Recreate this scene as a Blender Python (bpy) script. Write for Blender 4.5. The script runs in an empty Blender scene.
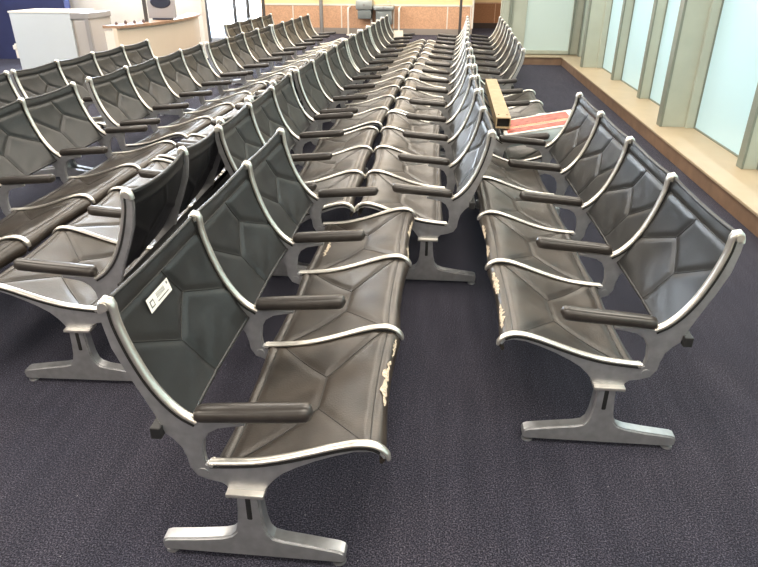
import bpy, bmesh, math, random
from mathutils import Vector, Matrix
from mathutils.geometry import tessellate_polygon
random.seed(7)
scene = bpy.context.scene
COL = scene.collection
PI = math.pi

# ------------------------------------------------------------------ materials
def mat(name, base, rough=.5, metal=0., noise=0., nscale=20., bump=0., bscale=200., col2=None, spec=.5,
        emit=None, estr=0., stretch=None, rvar=0.):
    m = bpy.data.materials.new(name); m.use_nodes = True
    nt = m.node_tree; b = nt.nodes['Principled BSDF']
    b.inputs['Base Color'].default_value = (*base, 1); b.inputs['Roughness'].default_value = rough
    b.inputs['Metallic'].default_value = metal; b.inputs['Specular IOR Level'].default_value = spec
    tc = nt.nodes.new('ShaderNodeTexCoord'); vec = tc.outputs['Object']
    if stretch:
        mp = nt.nodes.new('ShaderNodeMapping'); mp.inputs['Scale'].default_value = stretch
        nt.links.new(vec, mp.inputs['Vector']); vec = mp.outputs['Vector']
    if noise or col2 or rvar:
        n = nt.nodes.new('ShaderNodeTexNoise'); n.inputs['Scale'].default_value = nscale; n.inputs['Detail'].default_value = 5
        nt.links.new(vec, n.inputs['Vector'])
        r = nt.nodes.new('ShaderNodeValToRGB'); nt.links.new(n.outputs['Fac'], r.inputs['Fac'])
        c2 = col2 or tuple(min(1, c * (1 + noise)) for c in base); c1 = base if col2 else tuple(c * (1 - noise) for c in base)
        r.color_ramp.elements[0].color = (*c1, 1); r.color_ramp.elements[1].color = (*c2, 1)
        r.color_ramp.elements[0].position = .35; r.color_ramp.elements[1].position = .68
        nt.links.new(r.outputs['Color'], b.inputs['Base Color'])
        if rvar:
            mr = nt.nodes.new('ShaderNodeMapRange'); mr.inputs['To Min'].default_value = rough - rvar; mr.inputs['To Max'].default_value = rough + rvar
            nt.links.new(n.outputs['Fac'], mr.inputs['Value']); nt.links.new(mr.outputs['Result'], b.inputs['Roughness'])
    if bump:
        n2 = nt.nodes.new('ShaderNodeTexNoise'); n2.inputs['Scale'].default_value = bscale; n2.inputs['Detail'].default_value = 3
        nt.links.new(vec, n2.inputs['Vector'])
        bp = nt.nodes.new('ShaderNodeBump'); bp.inputs['Strength'].default_value = bump; bp.inputs['Distance'].default_value = .004
        nt.links.new(n2.outputs['Fac'], bp.inputs['Height']); nt.links.new(bp.outputs['Normal'], b.inputs['Normal'])
    if emit:
        b.inputs['Emission Color'].default_value = (*emit, 1); b.inputs['Emission Strength'].default_value = estr
    return m

def carpet_mat():
    m = bpy.data.materials.new('carpet'); m.use_nodes = True
    nt = m.node_tree; b = nt.nodes['Principled BSDF']; b.inputs['Roughness'].default_value = .95
    b.inputs['Specular IOR Level'].default_value = .2
    b.inputs['Sheen Weight'].default_value = .08; b.inputs['Sheen Roughness'].default_value = .5; b.inputs['Sheen Tint'].default_value = (.75, .75, 1, 1)
    tc = nt.nodes.new('ShaderNodeTexCoord')
    def noise(s, d=3, st=None):
        n = nt.nodes.new('ShaderNodeTexNoise'); n.inputs['Scale'].default_value = s; n.inputs['Detail'].default_value = d
        if st:
            mp = nt.nodes.new('ShaderNodeMapping'); mp.inputs['Scale'].default_value = st
            nt.links.new(tc.outputs['Object'], mp.inputs['Vector']); nt.links.new(mp.outputs['Vector'], n.inputs['Vector'])
        else: nt.links.new(tc.outputs['Object'], n.inputs['Vector'])
        return n
    def ramp(n, stops):
        r = nt.nodes.new('ShaderNodeValToRGB'); nt.links.new(n.outputs['Fac'], r.inputs['Fac'])
        e = r.color_ramp.elements
        e[0].position, e[0].color = stops[0][0], (*stops[0][1], 1)
        e[1].position, e[1].color = stops[-1][0], (*stops[-1][1], 1)
        for p, c in stops[1:-1]:
            x = e.new(p); x.color = (*c, 1)
        return r
    r1 = ramp(noise(200, 4), [(.38, (.004, .004, .008)), (.52, (.027, .027, .041)), (.68, (.105, .10, .128))])
    r2 = ramp(noise(1.3, 4), [(.3, (.78, .8, .86)), (.7, (1.2, 1.14, 1.1))])
    r3 = ramp(noise(16, 2, (1, .12, 1)), [(.35, (.86, .86, .86)), (.65, (1.12, 1.1, 1.08))])
    def mul(a, c):
        x = nt.nodes.new('ShaderNodeMix'); x.data_type = 'RGBA'; x.blend_type = 'MULTIPLY'; x.inputs[0].default_value = 1
        nt.links.new(a, x.inputs[6]); nt.links.new(c, x.inputs[7]); return x.outputs[2]
    c = mul(mul(r1.outputs['Color'], r2.outputs['Color']), r3.outputs['Color'])
    # pale lint specks
    v = nt.nodes.new('ShaderNodeTexVoronoi'); v.inputs['Scale'].default_value = 26
    nt.links.new(tc.outputs['Object'], v.inputs['Vector'])
    lt = nt.nodes.new('ShaderNodeMath'); lt.operation = 'LESS_THAN'; lt.inputs[1].default_value = .045
    nt.links.new(v.outputs['Distance'], lt.inputs[0])
    sx = nt.nodes.new('ShaderNodeSeparateColor'); nt.links.new(v.outputs['Color'], sx.inputs['Color'])
    g = nt.nodes.new('ShaderNodeMath'); g.operation = 'GREATER_THAN'; g.inputs[1].default_value = .86
    nt.links.new(sx.outputs[0], g.inputs[0])
    ml = nt.nodes.new('ShaderNodeMath'); ml.operation = 'MULTIPLY'
    nt.links.new(lt.outputs[0], ml.inputs[0]); nt.links.new(g.outputs[0], ml.inputs[1])
    mx = nt.nodes.new('ShaderNodeMix'); mx.data_type = 'RGBA'; nt.links.new(ml.outputs[0], mx.inputs[0])
    nt.links.new(c, mx.inputs[6]); mx.inputs[7].default_value = (.3, .29, .3, 1)
    nt.links.new(mx.outputs[2], b.inputs['Base Color'])
    bp = nt.nodes.new('ShaderNodeBump'); bp.inputs['Strength'].default_value = .7; bp.inputs['Distance'].default_value = .006
    nt.links.new(noise(260, 2).outputs['Fac'], bp.inputs['Height']); nt.links.new(bp.outputs['Normal'], b.inputs['Normal'])
    return m

M = dict(
    carpet=carpet_mat(),
    leather_back=mat('black_leather_back', (.011, .0115, .012), .40, noise=.25, nscale=9, bump=.10, bscale=260, spec=.5, rvar=.05),
    leather_seat=mat('worn_leather_seat', (.016, .0125, .010), .33, nscale=7, col2=(.046, .036, .028), bump=.22, bscale=190, spec=.6, rvar=.09),  # worn leather, browner than the backs: warm ceiling light put into the colour
    seam=mat('leather_seam', (.012, .011, .010), .5),
    welt=mat('leather_welt', (.05, .046, .042), .42),
    alu=mat('cast_aluminium', (.46, .465, .48), .36, .8, noise=.1, nscale=30, bump=.05, bscale=120),
    alu_polished=mat('polished_aluminium', (.78, .755, .70), .28, .88, noise=.02, nscale=40),
    gasket=mat('black_gasket', (.012, .012, .012), .5),
    arm=mat('dark_urethane_arm', (.028, .024, .022), .28, noise=.2, nscale=30, bump=.04, bscale=120),
    black_steel=mat('black_painted_steel', (.015, .015, .016), .45),
    glide=mat('dull_steel_glide', (.35, .35, .36), .45, .9),
    foam=mat('torn_foam_lining', (.52, .44, .34), .9, noise=.4, nscale=120),
    sticker=mat('white_sticker', (.82, .80, .74), .5),
    ink=mat('grey_print', (.12, .12, .13), .6),
    riser=mat('brown_riser', (.22, .135, .085), .6, noise=.15, nscale=6),
    sill=mat('tan_sill', (.44, .345, .23), .45, noise=.05, nscale=4),
    frame_green=mat('grey_green_window_frame', (.43, .455, .38), .45, noise=.04, nscale=5),
    frame_dark=mat('dark_green_frame_edge', (.19, .21, .17), .5),
    frosted=mat('frosted_blue_glass', (.34, .50, .52), .3, emit=(.64, .80, .86), estr=.38),
    frosted_green=mat('frosted_green_glass', (.42, .49, .45), .3, emit=(.58, .70, .64), estr=.30),
    peach=mat('peach_wall_panel', (.62, .36, .22), .6, noise=.12, nscale=30),
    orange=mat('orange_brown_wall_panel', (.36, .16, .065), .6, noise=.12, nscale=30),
    cream=mat('cream_upper_wall', (.86, .66, .36), .7, noise=.03, nscale=3),
    white_trim=mat('white_trim', (.75, .70, .62), .5),
    grey_base=mat('grey_baseboard', (.30, .26, .23), .6),
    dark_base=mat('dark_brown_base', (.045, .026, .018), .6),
    post=mat('grey_metal_post', (.33, .32, .31), .4, .6),
    dark_post=mat('dark_post', (.07, .06, .055), .45),
    steel=mat('brushed_steel', (.42, .45, .44), .38, .7, noise=.06, nscale=10),
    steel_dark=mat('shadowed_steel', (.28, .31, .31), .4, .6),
    rail_white=mat('white_guard_rail', (.75, .70, .64), .4),
    white_panel=mat('white_laminate', (.52, .545, .56), .5, noise=.02, nscale=2),
    grey_panel=mat('grey_laminate', (.40, .36, .33), .5, noise=.05, nscale=2),
    grey_frame=mat('grey_frame', (.27, .25, .24), .5),
    beige_panel=mat('beige_counter_front', (.68, .56, .44), .55, noise=.03, nscale=2),
    ledge=mat('brown_counter_ledge', (.35, .21, .13), .45, noise=.15, nscale=20),
    navy=mat('navy_wall', (.030, .036, .115), .7, noise=.1, nscale=3),
    white_wall=mat('pale_wall', (.72, .66, .58), .7, noise=.02, nscale=3),
    sky_glass=mat('bright_window', (.8, .85, .9), .3, emit=(.95, .98, 1), estr=1.25),
    sky_low=mat('pale_blue_window_band', (.45, .65, .8), .3, emit=(.55, .78, .95), estr=.8),
    monitor=mat('dark_monitor', (.03, .035, .06), .35),
    monitor_back=mat('grey_monitor_shell', (.42, .38, .38), .5),
    ceiling=mat('white_ceiling', (.75, .74, .72), .8, noise=.02, nscale=3),
    card=mat('beige_cardboard', (.42, .315, .185), .6, noise=.10, nscale=14),
    hole=mat('dark_hollow', (.01, .01, .01), .7),
    screw=mat('brown_screw', (.2, .08, .04), .5),
    red=mat('faded_red', (.42, .075, .05), .55, noise=.6, nscale=22),
    orange_stripe=mat('faded_orange', (.62, .25, .14), .55, noise=.12, nscale=18),
    sign_white=mat('off_white_board', (.78, .74, .68), .5),
    sign_blue=mat('pale_blue_board', (.50, .58, .60), .45),
    paper=mat('cream_paper', (.85, .74, .58), .7),
    red_trinket=mat('dark_trinket', (.13, .07, .06), .5),
)

# ------------------------------------------------------------------ mesh helpers
def add_box(bm, x0, x1, y0, y1, z0, z1, mi=0, bev=0., rot=None, org=None):
    vs = [bm.verts.new((x, y, z)) for x in (x0, x1) for y in (y0, y1) for z in (z0, z1)]
    f = [(0, 1, 3, 2), (4, 6, 7, 5), (0, 4, 5, 1), (2, 3, 7, 6), (0, 2, 6, 4), (1, 5, 7, 3)]
    fs = [bm.faces.new([vs[i] for i in q]) for q in f]
    for q in fs: q.material_index = mi
    geom = list(vs)
    if bev:
        es = list({e for q in fs for e in q.edges})
        r = bmesh.ops.bevel(bm, geom=es, offset=bev, segments=2, affect='EDGES', profile=.6)
        for q in r['faces']: q.material_index = mi
        geom = list({v for q in r['faces'] for v in q.verts} | {v for v in vs if v.is_valid})
    if rot is not None: bmesh.ops.transform(bm, matrix=rot, verts=[v for v in geom if v.is_valid])
    return geom

def add_cyl(bm, p0, p1, r0, r1=None, n=16, mi=0):
    p0, p1 = Vector(p0), Vector(p1); r1 = r0 if r1 is None else r1
    d = (p1 - p0).normalized(); a = d.orthogonal().normalized(); b = d.cross(a)
    A = [bm.verts.new(p0 + (a * math.cos(2*PI*k/n) + b * math.sin(2*PI*k/n)) * r0) for k in range(n)]
    B = [bm.verts.new(p1 + (a * math.cos(2*PI*k/n) + b * math.sin(2*PI*k/n)) * r1) for k in range(n)]
    for k in range(n):
        f = bm.faces.new((A[k], A[(k+1) % n], B[(k+1) % n], B[k])); f.material_index = mi; f.smooth = True
    bm.faces.new(A[::-1]).material_index = mi; bm.faces.new(B).material_index = mi

def add_sweep(bm, path, side, sec, mi=0, scale=None):
    """sweep a closed section (list of (n, s)) along path; side is the constant side vector."""
    side = Vector(side).normalized(); P = [Vector(p) for p in path]; rings = []
    for i, p in enumerate(P):
        t = (P[min(i+1, len(P)-1)] - P[max(i-1, 0)]).normalized(); n = side.cross(t).normalized()
        k = scale[i] if scale else 1.
        rings.append([bm.verts.new(p + n * a * k + side * b * k) for a, b in sec])
    m = len(sec)
    for A, B in zip(rings, rings[1:]):
        for j in range(m):
            f = bm.faces.new((A[j], A[(j+1) % m], B[(j+1) % m], B[j])); f.material_index = mi; f.smooth = True
    bm.faces.new(rings[0][::-1]).material_index = mi; bm.faces.new(rings[-1]).material_index = mi

def spline(pts, n):
    """Catmull-Rom through points, n samples evenly by length."""
    P = [Vector(p) for p in pts]; P = [P[0]*2-P[1]] + P + [P[-1]*2-P[-2]]; out = []
    for i in range(1, len(P)-2):
        for k in range(24):
            t = k/24; a, b, c, d = P[i-1:i+3]
            out.append(.5*((2*b)+(c-a)*t+(2*a-5*b+4*c-d)*t*t+(3*b-a-3*c+d)*t**3))
    out.append(P[-2]); L = [0]
    for a, b in zip(out, out[1:]): L.append(L[-1]+(b-a).length)
    res = []; j = 0
    for k in range(n):
        s = L[-1]*k/(n-1)
        while j < len(L)-2 and L[j+1] < s: j += 1
        u = (s-L[j])/max(1e-9, L[j+1]-L[j]); res.append(out[j].lerp(out[j+1], min(1, u)))
    return res

def plate(bm, outline, y0, y1, s, mi=0, bev=.004):
    """extrude an outline in the (u, z) plane from y0 to y1."""
    n = len(outline)
    A = [bm.verts.new((u*s, y0, z)) for u, z in outline]; B = [bm.verts.new((u*s, y1, z)) for u, z in outline]
    for t in tessellate_polygon([[Vector((u, z, 0)) for u, z in outline]]):
        bm.faces.new([A[i] for i in t]).material_index = mi; bm.faces.new([B[i] for i in reversed(t)]).material_index = mi
    for k in range(n):
        f = bm.faces.new((A[k], A[(k+1) % n], B[(k+1) % n], B[k])); f.material_index = mi
    bmesh.ops.recalc_face_normals(bm, faces=bm.faces[:])
    if bev:
        es = [e for e in bm.edges if abs(e.verts[0].co.y-e.verts[1].co.y) < 1e-6 and len(e.link_faces) == 2
              and abs(e.link_faces[0].normal.y) + .5 < 1.51 and abs(abs(e.link_faces[0].normal.y)-abs(e.link_faces[1].normal.y)) > .5]
        bmesh.ops.bevel(bm, geom=es, offset=bev, segments=2, affect='EDGES', clamp_overlap=True)

def to_mesh(name, bm, mats, smooth=None):
    bmesh.ops.recalc_face_normals(bm, faces=bm.faces[:])
    me = bpy.data.meshes.new(name); bm.to_mesh(me); bm.free()
    for m in (mats if isinstance(mats, (list, tuple)) else [mats]): me.materials.append(m)
    if smooth:
        me.shade_smooth(); me.set_sharp_from_angle(angle=math.radians(smooth))
    return me

def link(name, me, parent=None, loc=(0, 0, 0), rotz=0.):
    o = bpy.data.objects.new(name, me); COL.objects.link(o); o.location = loc; o.rotation_euler = (0, 0, rotz)
    if parent: o.parent = parent
    return o

def obj(name, bm, mats, parent=None, smooth=None, loc=(0, 0, 0)):
    return link(name, to_mesh(name, bm, mats, smooth), parent, loc)

def tag(o, label, cat, group=None):
    o['label'] = label; o['category'] = cat
    if group: o['group'] = group
    return o

def empty(name, label, cat, loc=(0, 0, 0), rotz=0., group=None):
    return tag(link(name, None, None, loc, rotz), label, cat, group)

def struct(name, bm, mats, parent=None, smooth=None):
    o = obj(name, bm, mats, parent, smooth)
    if parent is None: o['kind'] = 'structure'
    return o

# ------------------------------------------------------------------ tandem sling bench
P = .61                      # seat pitch
BACK = [(-.199, .840), (-.189, .800), (-.178, .750), (-.160, .690), (-.132, .622), (-.098, .560), (-.066, .505), (-.043, .470)]
RAILB = [(-.209, .818), (-.205, .838), (-.196, .849), (-.184, .845), (-.180, .825), (-.177, .790), (-.167, .745), (-.149, .685), (-.122, .618), (-.088, .560), (-.050, .517), (-.012, .492)]
RAILS = [(.008, .352), (.07, .357), (.14, .366), (.212, .384), (.284, .408), (.356, .434), (.413, .450), (.455, .452), (.484, .440), (.500, .422), (.503, .406)]
SEAT = [(.026, .340), (.036, .352), (.07, .353), (.14, .360), (.212, .376), (.284, .400), (.356, .424), (.413, .440), (.452, .443), (.478, .432), (.493, .412), (.494, .392), (.484, .378)]
FRAME = [(-.216, .838), (-.214, .785), (-.203, .715), (-.176, .640), (-.144, .565), (-.118, .500), (-.104, .452), (-.082, .432), (-.062, .404), (-.052, .368),
         (-.048, .335), (-.030, .306), (.000, .294), (.036, .286), (.050, .274), (.052, .262), (.157, .262), (.162, .276), (.182, .304), (.212, .334),
         (.25, .358), (.304, .386), (.36, .410), (.41, .427), (.452, .432), (.478, .425), (.490, .410), (.497, .412), (.496, .424), (.478, .440), (.45, .447),
         (.41, .445), (.356, .429), (.284, .402), (.212, .378), (.14, .360), (.07, .350), (.012, .345), (.000, .352), (-.004, .385), (.002, .430), (.018, .460),
         (.046, .478), (.085, .486), (.120, .492), (.120, .503), (.05, .503), (-.010, .497), (-.046, .515), (-.084, .556), (-.118, .614), (-.146, .682), (-.166, .745),
         (-.176, .790), (-.186, .838), (-.200, .846)]
cache = {}
def cap_section(w, h, n=10):
    return [(h*math.sin(2*PI*k/n) if math.sin(2*PI*k/n) > 0 else .35*h*math.sin(2*PI*k/n), w*math.cos(2*PI*k/n)) for k in range(n)]

def me_frame(s):
    bm = bmesh.new(); plate(bm, FRAME, -.011, .011, s)
    # lugs that carry the tie rods below the seat joint and at the back
    for u, z, r in ((-.012, .322, .015),):
        add_cyl(bm, (u*s, -.0135, z), (u*s, .0135, z), r, n=18)
    return to_mesh('side_frame', bm, M['alu'], 32)
def me_gasket(s):
    bm = bmesh.new()
    for path, off in ((spline(RAILB[4:], 24), .0085), (spline(RAILS[:9], 24), .0085)):
        pp = []
        for i, p in enumerate(path):
            t = (path[min(i+1, 23)]-path[max(i-1, 0)]).normalized(); nrm = Vector((-t.y, t.x))
            sgn = -1 if True else 1
            q = p + nrm*off*(-1 if path is not None and path[0].y < .6 else (1 if False else -1)); pp.append(q)
        add_sweep(bm, [(q.x*s, 0, q.y) for q in pp], (0, 1, 0), [(-.0035, -.0135), (-.0035, .0135), (.0035, .0135), (.0035, -.0135)])
    return to_mesh('gasket', bm, M['gasket'], 40)
def me_backrail(s):
    bm = bmesh.new(); path = spline(RAILB, 40)
    sc = [1.12 if k < 6 else 1. for k in range(40)]
    add_sweep(bm, [(p.x*s, 0, p.y) for p in path], (0, 1, 0), [(.0105*math.sin(2*PI*k/12), .0138*math.cos(2*PI*k/12)) for k in range(12)], scale=sc)
    add_cyl(bm, (-.198*s, -.017, .836), (-.198*s, .017, .836), .0125, n=16)
    return to_mesh('back_rail', bm, M['alu_polished'], 50)
def me_seatrail(s):
    bm = bmesh.new(); path = spline(RAILS, 44)
    sc = [1.]*40 + [.98, .94, .88, .75]
    add_sweep(bm, [(p.x*s, 0, p.y) for p in path], (0, 1, 0), [(.008*math.sin(2*PI*k/12), .0138*math.cos(2*PI*k/12)) for k in range(12)], scale=sc)
    add_cyl(bm, (.014*s, -.0145, .350), (.014*s, .0145, .350), .0065, n=12)
    return to_mesh('seat_rail', bm, M['alu_polished'], 50)
def me_arm(s):
    bm = bmesh.new(); n = 28; rings = []; m = 16
    for i in range(n):
        t = i/(n-1); th = PI*(1-t); u = .1435 - .1625*(math.cos(PI*t)*.35 + (1-2*t)*.65)
        e = min(t, 1-t)/.10; k = math.sqrt(max(.0, 1-(1-min(1, e))**2)); k = max(k, .03)
        zc = .517 + .028*t; hh = (.021+.003*t)*k; w = (.026+.003*math.sin(PI*t))*k
        ring = []
        for j in range(m):
            a = 2*PI*j/m; cx, sx = math.cos(a), math.sin(a)
            ring.append(bm.verts.new((u*s, w*math.copysign(abs(cx)**.75, cx), zc+hh*math.copysign(abs(sx)**.8, sx))))
        rings.append(ring)
    for A, B in zip(rings, rings[1:]):
        for j in range(m): bm.faces.new((A[j], A[(j+1) % m], B[(j+1) % m], B[j]))
    bm.faces.new(rings[0]); bm.faces.new(rings[-1])
    return to_mesh('armrest', bm, M['arm'], 60)

def seg_dist(p, a, b):
    ax, ay = a; bx, by = b; dx, dy = bx-ax, by-ay
    t = max(0, min(1, ((p[0]-ax)*dx+(p[1]-ay)*dy)/(dx*dx+dy*dy)))
    return math.hypot(p[0]-ax-t*dx, p[1]-ay-t*dy)
# seams in (v across 0..1 near to far, t along 0..1)
SEAM_B = [((.39, .63), (.0, .30)), ((.39, .63), (.46, 1.)), ((.39, .63), (.63, .40)), ((.63, .40), (.53, .13)), ((.63, .40), (1., .66)), ((.0, .13), (1., .13))]
SEAM_S = [((.36, .47), (.0, .12)), ((.36, .47), (.0, .80)), ((.36, .47), (.64, .47)), ((.64, .47), (1., .12)), ((.64, .47), (1., .80)), ((0, .07), (1, .07)), ((0, .83), (1, .83))]
HEM = {6: .35, 5: .5}
def surf_sling(kind, s, v, t):
    """surface point and normal of a sling at across v, along t."""
    prof = cache.setdefault(('prof', kind), spline(BACK if kind == 'b' else SEAT, 201))
    f = t*200; i = min(199, int(f)); p = prof[i].lerp(prof[i+1], f-i)
    a, b = prof[max(0, i-3)], prof[min(200, i+4)]; tg = (b-a).normalized()
    n = Vector((-tg.y, tg.x));
    if kind == 'b': n = -n if n.x < 0 else n
    else: n = n if n.y > -1e-6 or t > .8 else -n
    return p, n
W = P - .030
def me_sling(kind, s):
    bm = bmesh.new(); nv, nt_ = 52, 56; seams = SEAM_B if kind == 'b' else SEAM_S; L = .43 if kind == 'b' else .58
    def pos(v, t, lift=0.):
        p, n = surf_sling(kind, s, v, t); c = 4*v*(1-v)
        d = 1e9
        for a, b in seams: d = min(d, seg_dist((v*W, t*L), (a[0]*W, a[1]*L), (b[0]*W, b[1]*L)))
        sag = -(.012 if kind == 'b' else .011)*c
        if kind == 'b':
            sag += .010*c*math.exp(-((t-.0)/.10)**2)*0
        else:
            if t > .86: sag *= .4
        puff = .0055*(1-math.exp(-(d/.013)**2))-.0030
        # soft creases
        cre = .0006*math.sin(v*23+t*9+3*math.sin(t*7))*math.exp(-((v-.5)/.4)**2)
        q = p + n*(sag + puff + cre + lift)
        z = q.y
        if kind == 'b': z -= .014*c*max(0, 1-t*2.2)
        else:
            q = Vector((q.x-.012*c*max(0, (t-.55)/.45)*1.0, q.y)); z = q.y
        return Vector((q.x*s, .015+v*W, z))
    G = [[bm.verts.new(pos(i/nv, j/nt_)) for i in range(nv+1)] for j in range(nt_+1)]
    H = [[bm.verts.new(pos(i/nv, j/nt_, -.011)) for i in range(nv+1)] for j in range(nt_+1)]
    for j in range(nt_):
        for i in range(nv):
            bm.faces.new((G[j][i], G[j][i+1], G[j+1][i+1], G[j+1][i])); bm.faces.new((H[j][i], H[j+1][i], H[j+1][i+1], H[j][i+1]))
    for j in range(nt_):
        for k in (0, nv): bm.faces.new((G[j][k], G[j+1][k], H[j+1][k], H[j][k]))
    for i in range(nv):
        for k in (0, nt_): bm.faces.new((G[k][i], G[k][i+1], H[k][i+1], H[k][i]))
    for f in bm.faces: f.smooth = True
    # stitched seam lines lying in the grooves, rolled welts along both free edges
    for a, b in seams:
        n = 22; path = [pos(a[0]+(b[0]-a[0])*k/n, a[1]+(b[1]-a[1])*k/n, .0006) for k in range(n+1)]
        add_tube(bm, path, .0019, 6, 1)
    for t, r in ((0., .0075), (1., .0065)):
        add_tube(bm, [pos(k/24, t, -.004) for k in range(25)], r, 8, 2)
    mt = M['leather_back'] if kind == 'b' else M['leather_seat']
    return to_mesh('back_sling' if kind == 'b' else 'seat_sling', bm, [mt, M['seam'], mt])
def add_tube(bm, path, r, n=8, mi=0):
    path = [Vector(p) for p in path]; rings = []; up = Vector((0, 0, 1))
    for i, p in enumerate(path):
        t = (path[min(i+1, len(path)-1)]-path[max(i-1, 0)]).normalized()
        a = t.cross(Vector((.13, .3, .94))).normalized() if abs(t.z) < .9 else t.cross(Vector((1, .1, 0))).normalized(); b = t.cross(a)
        rings.append([bm.verts.new(p+(a*math.cos(2*PI*k/n)+b*math.sin(2*PI*k/n))*r) for k in range(n)])
    for A, B in zip(rings, rings[1:]):
        for j in range(n):
            f = bm.faces.new((A[j], A[(j+1) % n], B[(j+1) % n], B[j])); f.material_index = mi; f.smooth = True
    bm.faces.new(rings[0][::-1]).material_index = mi; bm.faces.new(rings[-1]).material_index = mi

FOOT = [(.079, .256), (.075, .190), (.070, .145), (.062, .112), (.046, .094), (.018, .084), (-.06, .072), (-.150, .062), (-.164, .056), (-.168, .044), (-.166, .022), (-.158, .016),
        (.372, .016), (.380, .022), (.383, .044), (.378, .055), (.364, .062), (.28, .075), (.20, .086), (.172, .094), (.158, .112), (.150, .145), (.146, .190), (.143, .256)]
def me_pedestal(s):
    bm = bmesh.new(); plate(bm, FOOT, -.024, .024, s, bev=.007)
    return to_mesh('pedestal', bm, M['alu'], 35)
def me_pad(s):
    bm = bmesh.new()
    x0, x1 = sorted((.050*s, .159*s)); add_box(bm, x0, x1, -.034, .034, .2545, .268, bev=.005)
    return to_mesh('mounting_pad', bm, M['alu_polished'], 40)
def me_slot(s):
    bm = bmesh.new(); x0, x1 = sorted((.101*s, .119*s)); add_box(bm, x0, x1, -.0255, .0255, .165, .252, bev=.006)
    return to_mesh('slot', bm, M['gasket'], 40)
def me_glide(u, s):
    bm = bmesh.new(); add_cyl(bm, (u*s, 0, 0), (u*s, 0, .008), .021, .019, 20); add_cyl(bm, (u*s, 0, .008), (u*s, 0, .02), .010, n=12)
    return to_mesh('glide', bm, M['glide'], 40)
def get(key, fn):
    if key not in cache: cache[key] = fn()
    return cache[key]

def add_bench(X, Y, hd, n, s, label, name='tandem_bench'):
    root = empty(name, label, 'bench', (X, Y, 0), hd, 'rows of black sling airport seating')
    for i in range(n+1):
        fr = link('side_frame', get(('fr', s), lambda: me_frame(s)), root, (0, i*P, 0))
        link('back_rail', get(('br', s), lambda: me_backrail(s)), fr)
        link('seat_rail', get(('sr', s), lambda: me_seatrail(s)), fr)
        link('gasket', get(('gk', s), lambda: me_gasket(s)), fr)
        link('armrest', get(('ar', s), lambda: me_arm(s)), root, (0, i*P, 0))
    backs, seats = [], []
    for i in range(n):
        backs.append(link('back_sling', get(('bs', s), lambda: me_sling('b', s)), root, (0, i*P, 0)))
        seats.append(link('seat_sling', get(('ss', s), lambda: me_sling('s', s)), root, (0, i*P, 0)))
    for i in (0, n):
        pd = link('pedestal', get(('pd', s), lambda: me_pedestal(s)), root, (0, i*P, 0))
        link('mounting_pad', get(('mp', s), lambda: me_pad(s)), pd); link('slot', get(('sl', s), lambda: me_slot(s)), pd)
        for u in (-.148, .36): link('glide', get(('gl', u, s), lambda: me_glide(u, s)), pd)
    def beam():
        bm = bmesh.new(); x0, x1 = sorted((.062*s, .146*s)); add_box(bm, x0, x1, .0, n*P, .272, .312, bev=.004)
        return to_mesh('support_beam', bm, M['black_steel'])
    def tie():
        bm = bmesh.new(); x0, x1 = sorted((-.134*s, -.104*s)); add_box(bm, x0, x1, -.03, n*P+.03, .446, .482, bev=.004)
        return to_mesh('back_tie_bar', bm, M['black_steel'])
    link('support_beam', get(('bm', s, n), beam), root); link('back_tie_bar', get(('tb', s, n), tie), root)
    return root, backs, seats

def tear_patch(seat, s, v0, v1, t0, seed, width=.03):
    """ragged strip where the leather of the seat's front edge is torn and pale lining shows."""
    rnd = random.Random(seed); bm = bmesh.new(); n = 16; A = []; B = []
    me = seat.data
    for k in range(n+1):
        v = v0+(v1-v0)*k/n; c = 4*v*(1-v)
        e = math.sin(PI*k/n)**.5; w = width*e*(.35+.65*rnd.random()); off = (rnd.random()-.5)*.02
        row = []
        for tt in (t0+off-w, t0+off, t0+off+w*.8):
            p, nn = surf_sling('s', s, v, min(.995, tt)); sag = -.011*c*(.4 if tt > .86 else 1)
            q = p+nn*(sag+.0052); row.append(bm.verts.new(((q.x-.012*c*max(0, (tt-.55)/.45))*s, .015+v*W, q.y)))
        A.append(row)
    for a, b in zip(A, A[1:]):
        for j in range(2): bm.faces.new((a[j], a[j+1], b[j+1], b[j]))
    return obj('torn_lining', bm, M['foam'], seat)

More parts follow.
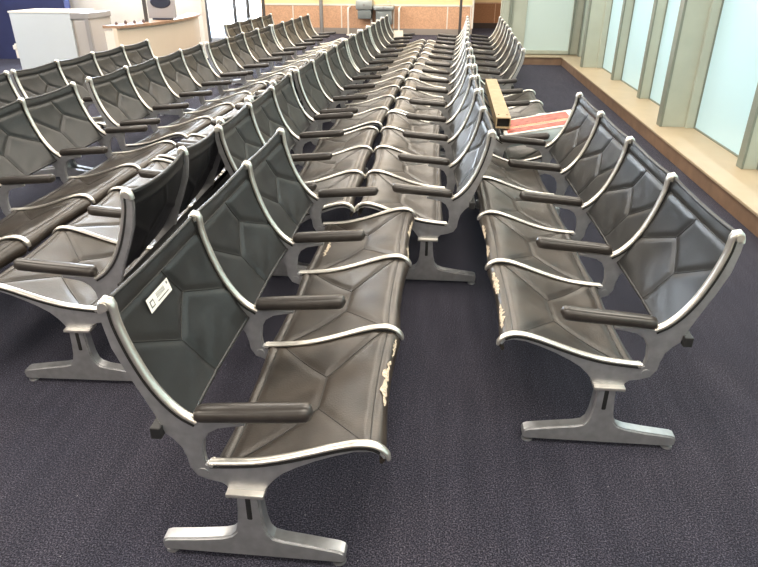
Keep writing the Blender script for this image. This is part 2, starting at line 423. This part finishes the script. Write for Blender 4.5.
ALLB = []
A_ = -1; C_ = 1
benches = dict(
    A1=(0.7251, 1.8999, 0.0190, 4, A_, 'black four-seat sling bench at front right with torn pale front edges, nearest the window sill'),
    A2=(0.5750, 6.9500, -0.0200, 4, A_, 'black four-seat sling bench facing left, standing near the green glass panel beyond the cardboard box'),
    A3=(0.6450, 9.4700, -0.0120, 4, A_, 'farthest sling bench of the right-hand row, beside the recessed orange-brown wall'),
    P1=(0.4250, 4.4400, 0.0000, 4, C_, 'sling bench facing the windows with the beige box and red-striped board lying on it'),
    C1=(-0.6069, 1.2728, 0.0122, 3, C_, 'black three-seat sling bench at front left with a white sticker on its nearest back'),
    C2=(-0.9620, 3.1355, 0.0340, 3, C_, 'three-seat sling bench facing right, directly behind the bench with the white sticker'),
    C3=(-1.0120, 5.1660, -0.0044, 4, C_, 'second sling bench behind the stickered one in its right-facing row'),
    C4=(-0.9900, 7.6600, -0.0185, 3, C_, 'third sling bench behind the stickered one in its right-facing row'),
    C5=(-0.9450, 9.5500, -0.0138, 4, C_, 'farthest right-facing sling bench before the drinking fountains, cream paper at its end'),
    B1=(0.0450, 3.1793, 0.0250, 4, A_, 'left-facing sling bench with its bare pedestal end in the middle of the picture'),
    B2=(0.0000, 5.6800, -0.0090, 4, A_, 'second left-facing bench of the middle double row, backing onto the box-carrying bench'),
    B3=(0.0270, 8.1900, -0.0300, 3, A_, 'third left-facing bench of the middle double row, behind two others'),
    B4=(0.0850, 10.0900, -0.0138, 3, A_, 'farthest left-facing bench of the middle double row, ending near the thin dark post'),
    D1=(-1.3350, 2.0702, 0.0500, 3, A_, 'left-facing sling bench at the left edge, its near end frame and foot bare'),
    D2=(-1.4300, 3.9700, 0.0120, 4, A_, 'second left-facing sling bench beyond the bare-footed one at the left edge'),
    D3=(-1.4460, 6.4750, -0.0205, 4, A_, 'third left-facing sling bench in the row of the bare-footed one at the left edge'),
    D4=(-1.3700, 8.9800, -0.0120, 4, A_, 'farthest left-facing sling bench in the row that starts at the left edge'),
    E1=(-2.4000, 1.9000, 0.0150, 4, C_, 'nearest right-facing sling bench of the far-left double row, cut by the left picture edge'),
    E2=(-2.4450, 4.5770, 0.0180, 4, C_, 'four-seat right-facing sling bench in front of the beige counter'),
    E3=(-2.4500, 7.1000, -0.0250, 4, C_, 'right-facing sling bench in front of the bright window'),
    E4=(-2.3750, 9.6100, -0.0109, 4, C_, 'farthest right-facing sling bench at left, ending before the peach wall and pole'),
    F1=(-3.2350, 2.3400, 0.0000, 4, C_, 'rearmost-row sling bench at the left edge, mostly outside the picture, beside the navy wall'),
    F2=(-3.2320, 4.8600, -0.0024, 4, C_, 'rearmost-row sling bench whose backs stand against the white and grey counter'),
    F3=(-3.0850, 9.6200, -0.0175, 4, C_, 'rearmost-row sling bench between the bright window and the pair of dark posts'),
)
BN = {}
for k, (X, Y, hd, n, s, lab) in benches.items():
    BN[k] = add_bench(X, Y, hd, n, s, lab)

# tears in the front edges
sd = 1
for key, i, spans in (('A1', 0, [(.10, .42, .90, .030), (.55, .90, .90, .038)]), ('A1', 1, [(.15, .40, .92, .028), (.55, .85, .93, .034)]),
                      ('C1', 0, [(.30, .72, .885, .030), (.76, .95, .90, .016)]), ('C1', 2, [(.05, .30, .92, .026), (.48, .88, .92, .036)])):
    for v0, v1, t0, w in spans:
        tear_patch(BN[key][2][i], benches[key][4], v0, v1, t0, sd, w); sd += 1
tear_patch(BN['C1'][2][2], C_, .30, .62, .12, 50, .022)
# white asset sticker on the nearest back of the front-left bench
def sticker():
    s = C_; bm = bmesh.new(); c = 4*.45*.55
    def pp(a, b, lift):      # a along across, b along height
        v, t = a, b
        p, n = surf_sling('b', s, v, t); cc = 4*v*(1-v); q = p+n*(-.012*cc+.0050+lift)
        return ((q.x)*s, .015+v*W, q.y-.014*cc*max(0, 1-t*2.2))
    def quad(a0, a1, b0, b1, lift, mi):
        n = 6
        L = [[bm.verts.new(pp(a0+(a1-a0)*i/n, b, lift)) for i in range(n+1)] for b in (b0, b1)]
        for i in range(n): bm.faces.new((L[0][i], L[0][i+1], L[1][i+1], L[1][i])).material_index = mi
    quad(.27, .53, .195, .305, .0008, 0)
    quad(.29, .335, .225, .28, .0016, 1); quad(.298, .327, .235, .27, .0022, 0)
    for k in range(9): quad(.375+k*.011, .380+k*.011, .215, .255, .0016, 1)
    quad(.37, .50, .273, .282, .0016, 1); quad(.50, .515, .21, .23, .0016, 1)
    o = obj('sticker', bm, [M['sticker'], M['ink']], BN['C1'][1][0]); o['label'] = 'white printed inventory sticker'
sticker()

# ------------------------------------------------------------------ room
bm = bmesh.new(); add_box(bm, -12, 4.5, -5, 23, -.12, 0); struct('floor', bm, M['carpet'])
bm = bmesh.new(); add_box(bm, -12, 4.5, -5, 23, 3.3, 3.4); struct('ceiling', bm, M['ceiling'])
# window wall on the right, running slightly askew: local frame (d into wall, s along wall)
WO = Vector((2.09, 4.6, 0)); WA = 0.
def wallroot(name, bm, mats, parent=None, kind=True):
    o = obj(name, bm, mats, parent)
    if parent is None:
        o.location = WO; o.rotation_euler = (0, 0, -WA)
        if kind: o['kind'] = 'structure'
    return o
S1 = 7.85                                 # corner along the wall
H = .15
bm = bmesh.new(); add_box(bm, 0, 1.2, -9.2, S1, 0, H-.022); wallroot('trim_1', bm, M['riser'])
bm = bmesh.new(); add_box(bm, -.02, 1.2, -9.2, S1+.35, H-.022, H, bev=.006); wallroot('trim_2', bm, M['sill'])
bm = bmesh.new(); add_box(bm, .45, .62, -9.2, S1+1.0, H, 3.3); wallroot('wall_right', bm, M['frame_green'])
fins = [(-6.9, 1), (-5.4, 0), (-3.9, 0), (-2.4, 1), (-.9, 0), (.62, 0), (2.14, 1), (3.72, 0), (5.17, 0), (6.50, 1), (7.95, 0)]
def fin(sv, deep, k):
    bm = bmesh.new(); x0 = .09 if deep else .29
    if deep:
        add_box(bm, x0+.02, .34, sv-.05, sv+.06, H, 3.29, bev=.004); add_box(bm, x0, x0+.025, sv-.055, sv+.065, H, 3.29, mi=1, bev=.004)
        add_box(bm, .33, .45, sv-.09, sv+.09, H, 3.29, bev=.004)
    else:
        add_box(bm, x0+.015, .45, sv-.04, sv+.05, H, 3.29, bev=.004); add_box(bm, x0, x0+.02, sv-.045, sv+.055, H, 3.29, mi=1, bev=.004)
    wallroot('trim_%d' % (k+3), bm, [M['frame_green'], M['frame_dark']])
for k, (sv, dp) in enumerate(fins): fin(sv, dp, k)
for k, ((a, da), (b, db)) in enumerate(zip(fins, fins[1:])):
    y0 = a+(.09 if da else .05); y1 = b-(.09 if db else .04)
    bm = bmesh.new(); add_box(bm, .41, .43, y0, y1, H, H+.012); add_box(bm, .41, .43, y0, y1, 3.2, 3.29)
    for yy in (y0, y1-.008): add_box(bm, .41, .43, yy, yy+.008, H+.012, 3.2)
    w = wallroot('window_%d' % (k+1), bm, M['frame_dark'])
    bm = bmesh.new(); add_box(bm, .425, .44, y0+.008, y1-.008, H+.012, 3.2); wallroot('window_pane', bm, M['frosted'], w)
# return panel facing the camera at the end of the window wall
RX0, RX1, RY = .98, 2.5, 12.45
bm = bmesh.new(); add_box(bm, RX0, 2.09, RY, RY+.6, 0, H-.01, bev=.0); struct('trim_21', bm, M['riser'])
bm = bmesh.new(); add_box(bm, RX0, 2.07, RY-.02, RY+.6, H-.022, H, bev=.004); struct('trim_22', bm, M['sill'])
bm = bmesh.new(); add_box(bm, RX0-.04, 3.2, RY+.35, RY+.55, 0, 3.3); struct('wall_return', bm, M['frame_green'])
bm = bmesh.new()
add_box(bm, .97, 1.40, RY+.26, RY+.35, H+.012, 3.29, bev=.005); add_box(bm, 1.08, 1.14, RY+.22, RY+.26, H+.012, 3.29, mi=1, bev=.004)
add_box(bm, 2.23, 2.40, RY+.26, RY+.35, H+.012, 3.29, bev=.005); add_box(bm, 2.23, 2.26, RY+.22, RY+.26, H+.012, 3.29, mi=1)
add_box(bm, 1.40, 2.23, RY+.26, RY+.35, H+.012, H+.075, bev=.005)
struct('trim_23', bm, [M['frame_green'], M['frame_dark']])
bm = bmesh.new(); add_box(bm, 1.40, 2.23, RY+.27, RY+.345, 3.15, 3.29); w = struct('window_20', bm, M['frame_green'])
bm = bmesh.new(); add_box(bm, 1.40, 2.23, RY+.31, RY+.34, H+.075, 3.15); struct('window_pane', bm, M['frosted_green'], w)
# far wall
FY = 18.2
bm = bmesh.new(); add_box(bm, -6.2, .60, FY, FY+.2, .74, 3.3); struct('wall_back', bm, M['cream'])
bm = bmesh.new(); add_box(bm, -6.2, .60, FY-.02, FY+.2, .15, .71); struct('trim_30', bm, M['peach'])
bm = bmesh.new(); add_box(bm, -6.2, .60, FY-.03, FY+.2, .70, .745, bev=.004)
for x in (-5.5, -4.25, -2.92, -1.5, -.07, .54): add_box(bm, x-.015, x+.015, FY-.028, FY, .15, .71)
add_box(bm, .57, .62, FY-.03, FY+.2, .17, 3.3)
struct('trim_31', bm, M['white_trim'])
bm = bmesh.new(); add_box(bm, -6.2, .60, FY-.035, FY+.2, 0, .15); struct('baseboard_back', bm, M['grey_base'])
bm = bmesh.new(); add_box(bm, .60, 3.2, 20.6, 20.8, .70, 3.3); struct('wall_recess', bm, M['cream'])
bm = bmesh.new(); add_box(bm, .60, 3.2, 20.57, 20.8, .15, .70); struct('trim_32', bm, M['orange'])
bm = bmesh.new(); add_box(bm, .60, 3.2, 20.55, 20.57, .68, .71); 
for x in (1.33,): add_box(bm, x-.012, x+.012, 20.555, 20.57, .15, .70)
struct('trim_33', bm, M['peach'])
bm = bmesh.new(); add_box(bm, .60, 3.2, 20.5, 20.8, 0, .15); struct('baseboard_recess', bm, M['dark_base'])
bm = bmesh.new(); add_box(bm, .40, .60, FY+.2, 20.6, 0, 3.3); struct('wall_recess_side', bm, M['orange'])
# left side walls and bright window
bm = bmesh.new(); add_box(bm, -12, -7.12, 12.0, 12.2, 0, 3.3); struct('wall_left', bm, M['navy'])
bm = bmesh.new(); add_box(bm, -7.3, -4.72, 12.6, 12.8, 0, 3.3); struct('wall_left_pale', bm, M['white_wall'])
bm = bmesh.new(); add_box(bm, -12.0, -11.9, -5, 12.2, 0, 3.3); struct('wall_left_outer', bm, M['white_wall'])
bm = bmesh.new(); add_box(bm, -12, 4.5, -5.1, -5, 0, 3.3); struct('wall_front', bm, M['white_wall'])
WY = 15.6
bm = bmesh.new(); add_box(bm, -7.0, -4.9, 12.56, 12.6, 1.36, 1.42); add_box(bm, -7.0, -4.9, 12.56, 12.6, 3.18, 3.24)
for x in (-7.0, -5.97, -4.94): add_box(bm, x, x+.04, 12.56, 12.6, 1.42, 3.18)
w = struct('window_31', bm, M['post'])  # unseen clerestory added so the bench backs reflect a bluish glow
bm = bmesh.new(); add_box(bm, -6.96, -4.94, 12.575, 12.59, 1.42, 3.18); struct('window_pane', bm, M['sky_glass'], w)  # glowing pane of the added clerestory
bm = bmesh.new()
for x in (-5.60, -4.93, -4.62): add_cyl(bm, (x, WY-.34, 0), (x, WY-.34, 3.29), .045, n=16)
add_box(bm, -6.9, -4.4, WY-.05, WY+.05, 0, .10); add_box(bm, -6.9, -4.4, WY-.05, WY+.05, 3.2, 3.3)
w = struct('window_30', bm, M['post'])
bm = bmesh.new(); add_box(bm, -6.9, -4.4, WY-.01, WY+.01, .36, 3.2); struct('window_pane', bm, M['sky_glass'], w)
bm = bmesh.new(); add_box(bm, -6.9, -4.4, WY-.01, WY+.01, .10, .36); struct('window_pane', bm, M['sky_low'], w)
bm = bmesh.new(); add_box(bm, -4.75, -4.65, 12.6, FY, 0, 3.3); bm.free()
bm = bmesh.new(); add_box(bm, -12, -6.2, FY, FY+.2, 0, 3.3); struct('wall_back_left', bm, M['white_wall'])

# ------------------------------------------------------------------ things in the background
def post_thing(name, x, y, r, m, label):
    root = empty(name, label, 'post', (x, y, 0))
    bm = bmesh.new(); add_cyl(bm, (0, 0, .01), (0, 0, 3.28), r, n=14); obj('pole', bm, m, root, 40)
    bm = bmesh.new(); add_cyl(bm, (0, 0, 0), (0, 0, .03), r*2.4, r*1.8, 18); obj('base', bm, m, root, 40)
post_thing('support_post', .27, 17.85, .035, M['dark_post'], 'thin dark post before the peach wall, above the middle row of bench backs')
post_thing('support_post', -3.40, 17.8, .05, M['post'], 'grey pole before the peach wall, left of the drinking fountains')
post_thing('support_post', -5.0, 17.3, .04, M['dark_post'], 'left of two dark posts beside the bright window')
post_thing('support_post', -4.82, 17.3, .04, M['dark_post'], 'right of two dark posts beside the bright window')

def fountain(x0, x1, z0, z1, zb, label):
    xc = (x0+x1)/2; root = empty('drinking_fountain', label, 'drinking fountain', (xc, FY-.02, 0), 0, 'wall drinking fountains'); w = (x1-x0)/2
    bm = bmesh.new(); add_box(bm, -w, w, -.46, -.0, z0, z1, bev=.03); obj('basin', bm, M['steel'], root, 40)
    bm = bmesh.new(); add_box(bm, -w*.82, w*.82, -.36, -.0, zb, z0, bev=.02); obj('cabinet', bm, M['steel_dark'], root, 40)
    bm = bmesh.new(); add_tube(bm, [(w*.55, -.12, z1-.01), (w*.55, -.12, z1+.06), (w*.45, -.16, z1+.09), (w*.3, -.22, z1+.08)], .014); obj('spout', bm, M['rail_white'], root)
    bm = bmesh.new(); add_cyl(bm, (0, -.47, (z0+z1)/2), (0, -.455, (z0+z1)/2), .03); obj('push_button', bm, M['post'], root, 40)
fountain(-2.47, -2.03, .63, .86, .40, 'taller left-hand steel drinking fountain on the peach wall')
fountain(-2.00, -1.47, .62, .735, .27, 'lower right-hand steel drinking fountain on the peach wall')
def guard(x, label):
    root = empty('guard_rail', label, 'guard rail', (x, FY, 0), 0, 'guard rails beside the fountains')
    bm = bmesh.new(); add_tube(bm, spline([(0, -.42, .03), (0, -.42, .3), (0, -.42, .58), (0, -.40, .64), (0, -.34, .67), (0, -.2, .675), (0, -.03, .675)], 24), .025, 10); obj('bent_tube', bm, M['rail_white'], root)
    bm = bmesh.new(); add_cyl(bm, (0, -.42, 0), (0, -.42, .03), .055, n=16); obj('floor_flange', bm, M['rail_white'], root, 40)
guard(-2.68, 'white bent guard rail left of the drinking fountains'); guard(-1.33, 'white bent guard rail right of the drinking fountains')
bm = bmesh.new(); add_cyl(bm, (-2.1, FY-.08, 0), (-2.1, FY-.08, .395), .03); tag(obj('drain_pipe', bm, M['rail_white'], None, 40), 'pale pipe running to the floor under the left fountain', 'pipe')

# white screen counter, grey cabinet, beige counter with ledge at the left
root = empty('service_podium', 'tall white service podium beside the navy wall at upper left', 'podium', (-5.74, 9.25, 0))
bm = bmesh.new(); add_box(bm, -.45, .45, -.25, -.22, .02, 1.015, bev=.005); obj('front_panel', bm, M['white_panel'], root)
bm = bmesh.new(); add_box(bm, -.45, -.42, -.22, .4, .02, 1.015, bev=.004); obj('side_panel', bm, M['white_panel'], root)
bm = bmesh.new(); add_box(bm, .42, .45, -.22, .4, .02, 1.015, bev=.004); obj('side_panel', bm, M['white_panel'], root)
bm = bmesh.new(); add_box(bm, -.46, .46, -.26, .42, 1.01, 1.035, bev=.006); obj('top', bm, M['white_trim'], root)
bm = bmesh.new(); add_box(bm, -.43, .43, -.22, .38, 0, .06); obj('plinth', bm, M['grey_base'], root)
bm = bmesh.new(); add_box(bm, -.52, -.46, -.24, -.18, .52, .58, bev=.01); add_box(bm, -.50, -.46, -.23, -.19, .40, .60, bev=.008); obj('side_latch', bm, M['white_trim'], root)
root = empty('grey_cabinet', 'grey framed cabinet standing right of the white podium', 'cabinet', (-5.09, 9.25, 0))
bm = bmesh.new(); add_box(bm, -.195, .05, -.22, .4, .03, .99); obj('carcass', bm, M['grey_panel'], root)
bm = bmesh.new(); add_box(bm, -.16, .0, -.232, -.218, .10, .92, bev=.004); obj('door', bm, M['grey_panel'], root)
bm = bmesh.new(); add_box(bm, -.2, .07, -.25, .4, .94, 1.015, bev=.006); add_box(bm, .0, .06, -.25, -.2, .03, .94, bev=.006); obj('face_frame', bm, M['grey_frame'], root)
bm = bmesh.new(); add_box(bm, -.19, .05, -.2, .38, 0, .04); obj('plinth', bm, M['grey_base'], root)
# beige counter: curved front from (-4.9, 9.2) to (-4.75, 12.3)
def counter():
    root = empty('check_in_counter', 'long beige counter with a brown ledge behind the left benches', 'counter', (-4.8, 10.5, 0))
    path = spline([(.42, -2.0), (.52, -1.75), (.66, -1.3), (.70, -.6), (.66, .1), (.50, .78)], 30)
    def shell(x_off, z0, z1, th, m, name):
        bm = bmesh.new(); A = []
        for p in path: A.append([bm.verts.new((p.x+x_off+dx, p.y, z)) for dx, z in ((0, z0), (0, z1), (-th, z1), (-th, z0))])
        for a, b in zip(A, A[1:]):
            for j in range(4): bm.faces.new((a[j], a[(j+1) % 4], b[(j+1) % 4], b[j]))
        bm.faces.new(A[0]); bm.faces.new(A[-1]); obj(name, bm, m, root, 30)
    shell(0, .0, .865, .05, M['beige_panel'], 'front_panel'); shell(.05, .865, .90, .24, M['ledge'], 'ledge'); shell(-.05, .0, .83, .12, M['white_wall'], 'body')
counter()
for k, (x, y, h, lab) in enumerate(((-4.43, 8.62, .03, 'leftmost small dark trinket on the brown counter ledge'), (-4.37, 8.76, .04, 'second small dark trinket from the left on the counter ledge'),
                          (-4.31, 8.90, .03, 'third small dark trinket from the left on the counter ledge'), (-4.25, 9.05, .035, 'rightmost small dark trinket on the counter ledge'))):
    bm = bmesh.new(); add_cyl(bm, (0, 0, 0), (0, 0, h), .022, .016, 12); add_cyl(bm, (0, 0, h), (0, 0, h+.012), .010, .004, 10)
    tag(obj('trinket', bm, M['red_trinket'], None, 40, (x, y, .90)), lab, 'trinket', 'trinkets on the counter ledge')
root = empty('computer_monitor', 'grey monitor with dark oval patch standing on the beige counter', 'monitor', (-4.22, 9.65, .90), .12)
bm = bmesh.new(); add_box(bm, -.2, .2, -.03, .03, .02, .46, bev=.012); obj('shell', bm, M['monitor_back'], root, 40)
bm = bmesh.new()
for i, (rx, rz) in enumerate(((.15, .085),)):
    pts = [(rx*math.cos(2*PI*k/28), .24+rz*math.sin(2*PI*k/28)) for k in range(28)]
    a = [bm.verts.new((x, -.031, z)) for x, z in pts]; b = [bm.verts.new((x*.9, -.05, .24+(z-.24)*.9)) for x, z in pts]
    for k in range(28): bm.faces.new((a[k], a[(k+1) % 28], b[(k+1) % 28], b[k]))
    bm.faces.new(b); bm.faces.new(a[::-1])
obj('rear_cover', bm, M['monitor'], root, 40)
bm = bmesh.new(); add_box(bm, -.14, .14, -.06, .06, 0, .025, bev=.006); obj('stand', bm, M['monitor'], root)
bm = bmesh.new(); add_box(bm, -.02, .02, -.02, .02, 0, 2.39); tag(obj('counter_post', bm, M['dark_post'], None, None, (-4.27, 9.2, .90)), 'thin dark post rising from the beige counter beside the monitor', 'post')

# ------------------------------------------------------------------ loose things on the benches
# hollow beige box section lying along the armrests of P1
root = empty('long_box', 'long beige hollow box with an open dark end lying across the armrests', 'box', (.368, 4.62, .547), -.004)
w, h, L = .105, .078, 1.80
bm = bmesh.new()
for a in ((0, w, 0, .008), (0, w, h-.008, h), (0, .008, .008, h-.008), (w-.008, w, .008, h-.008)): add_box(bm, a[0], a[1], 0, L, a[2], a[3])
obj('sleeve', bm, M['card'], root)
bm = bmesh.new(); add_box(bm, .009, w-.009, .04, L-.01, .009, h-.009); obj('dark_interior', bm, M['hole'], root)
bm = bmesh.new(); add_cyl(bm, (.022, .10, h), (.022, .10, h+.003), .007, n=10); obj('screw', bm, M['screw'], root)
bm = bmesh.new(); add_cyl(bm, (.082, .10, h), (.082, .10, h+.003), .007, n=10); obj('screw', bm, M['screw'], root)
# red striped board lying on the near seat of P1
root = empty('striped_board', 'white framed board with faded red and orange stripes lying on a seat', 'board', (.44, 4.50, .435))
root.rotation_euler = (0, -math.atan2(.095, .5), .0)
bw, bd, bh = .54, .48, .085
bm = bmesh.new(); add_box(bm, 0, bw, 0, bd, 0, bh, bev=.012); obj('body', bm, M['sign_blue'], root, 40)
bm = bmesh.new(); add_box(bm, .004, bw-.004, .0, bd-.004, bh, bh+.008, bev=.003); obj('white_face', bm, M['sign_white'], root, 40)
bm = bmesh.new(); add_box(bm, .03, bw-.05, .22, bd-.05, bh+.008, bh+.011); obj('red_stripe', bm, M['red'], root)
bm = bmesh.new(); add_box(bm, .03, bw-.05, .165, .205, bh+.008, bh+.011); obj('orange_stripe', bm, M['orange_stripe'], root)
bm = bmesh.new(); add_box(bm, .03, bw-.05, .03, .145, bh+.008, bh+.011); obj('orange_stripe', bm, M['red'], root)
# cream paper at the end of the far centre-left row
root = empty('paper_card', 'small cream card standing on the farthest seat before the drinking fountains', 'card', (-.88, 11.80, .372))
root.rotation_euler = (-.25, .0, .25)
bm = bmesh.new(); add_box(bm, -.085, .085, 0, .008, 0, .25, bev=.002); obj('sheet', bm, M['paper'], root)
bm = bmesh.new(); add_box(bm, -.07, .07, -.003, 0, .03, .23); obj('inner_panel', bm, M['sign_white'], root)

# ------------------------------------------------------------------ light
def area(name, loc, size, power, color, target=None, rot=None):
    l = bpy.data.lights.new(name, 'AREA'); l.shape = 'RECTANGLE'; l.size, l.size_y = size; l.energy = power; l.color = color
    o = bpy.data.objects.new(name, l); COL.objects.link(o); o.location = loc
    if rot: o.rotation_euler = rot
    return o
for x in (-6.4, -3.3, -.2, 2.4):
    for y in (-2.5, .7, 3.9, 7.1, 10.3, 13.5, 16.7):
        area('ceiling_lamp', (x, y, 3.27), (1.9, 1.5), 92, (1., .90, .77))
area('window_daylight', (-11.7, 4.0, 1.9), (14, 2.6), 1500, (.74, .87, 1.), rot=(0, -PI/2, 0))
area('window_daylight_right', (2.25, 5.0, 1.8), (12, 2.6), 50, (.80, .93, 1.), rot=(0, PI/2, 0))
area('window_daylight_upper', (-5.95, 12.5, 2.3), (2.1, 1.8), 420, (.82, .91, 1.), rot=(PI/2, 0, 0))  # lamp added at the unseen clerestory to brighten reflections on bench backs
area('window_daylight_far', (-5.7, 15.4, 1.6), (2.1, 2.6), 330, (.9, .95, 1.), rot=(PI/2, 0, 0))
wd = bpy.data.worlds.new('world'); scene.world = wd; wd.use_nodes = True
wd.node_tree.nodes['Background'].inputs[0].default_value = (.75, .85, 1, 1); wd.node_tree.nodes['Background'].inputs[1].default_value = .3

# ------------------------------------------------------------------ camera
f, pitch, yaw, roll, ch = 625.785, .4649, -.1027, .0036, 1.572
fw = Vector((math.sin(yaw)*math.cos(pitch), math.cos(yaw)*math.cos(pitch), -math.sin(pitch)))
rt = Vector((math.cos(yaw), -math.sin(yaw), 0)); up = rt.cross(fw)
r2 = rt*math.cos(roll)+up*math.sin(roll); u2 = -rt*math.sin(roll)+up*math.cos(roll)
cd = bpy.data.cameras.new('camera'); cd.sensor_width = 36; cd.sensor_fit = 'HORIZONTAL'; cd.lens = f/758*36; cd.clip_end = 100
cam = bpy.data.objects.new('camera', cd); COL.objects.link(cam)
m = Matrix((r2, u2, -fw)).transposed().to_4x4(); m.translation = Vector((0, 0, ch)); cam.matrix_world = m
scene.camera = cam
scene.view_settings.view_transform = 'Standard'; scene.view_settings.look = 'None'; scene.view_settings.exposure = 0
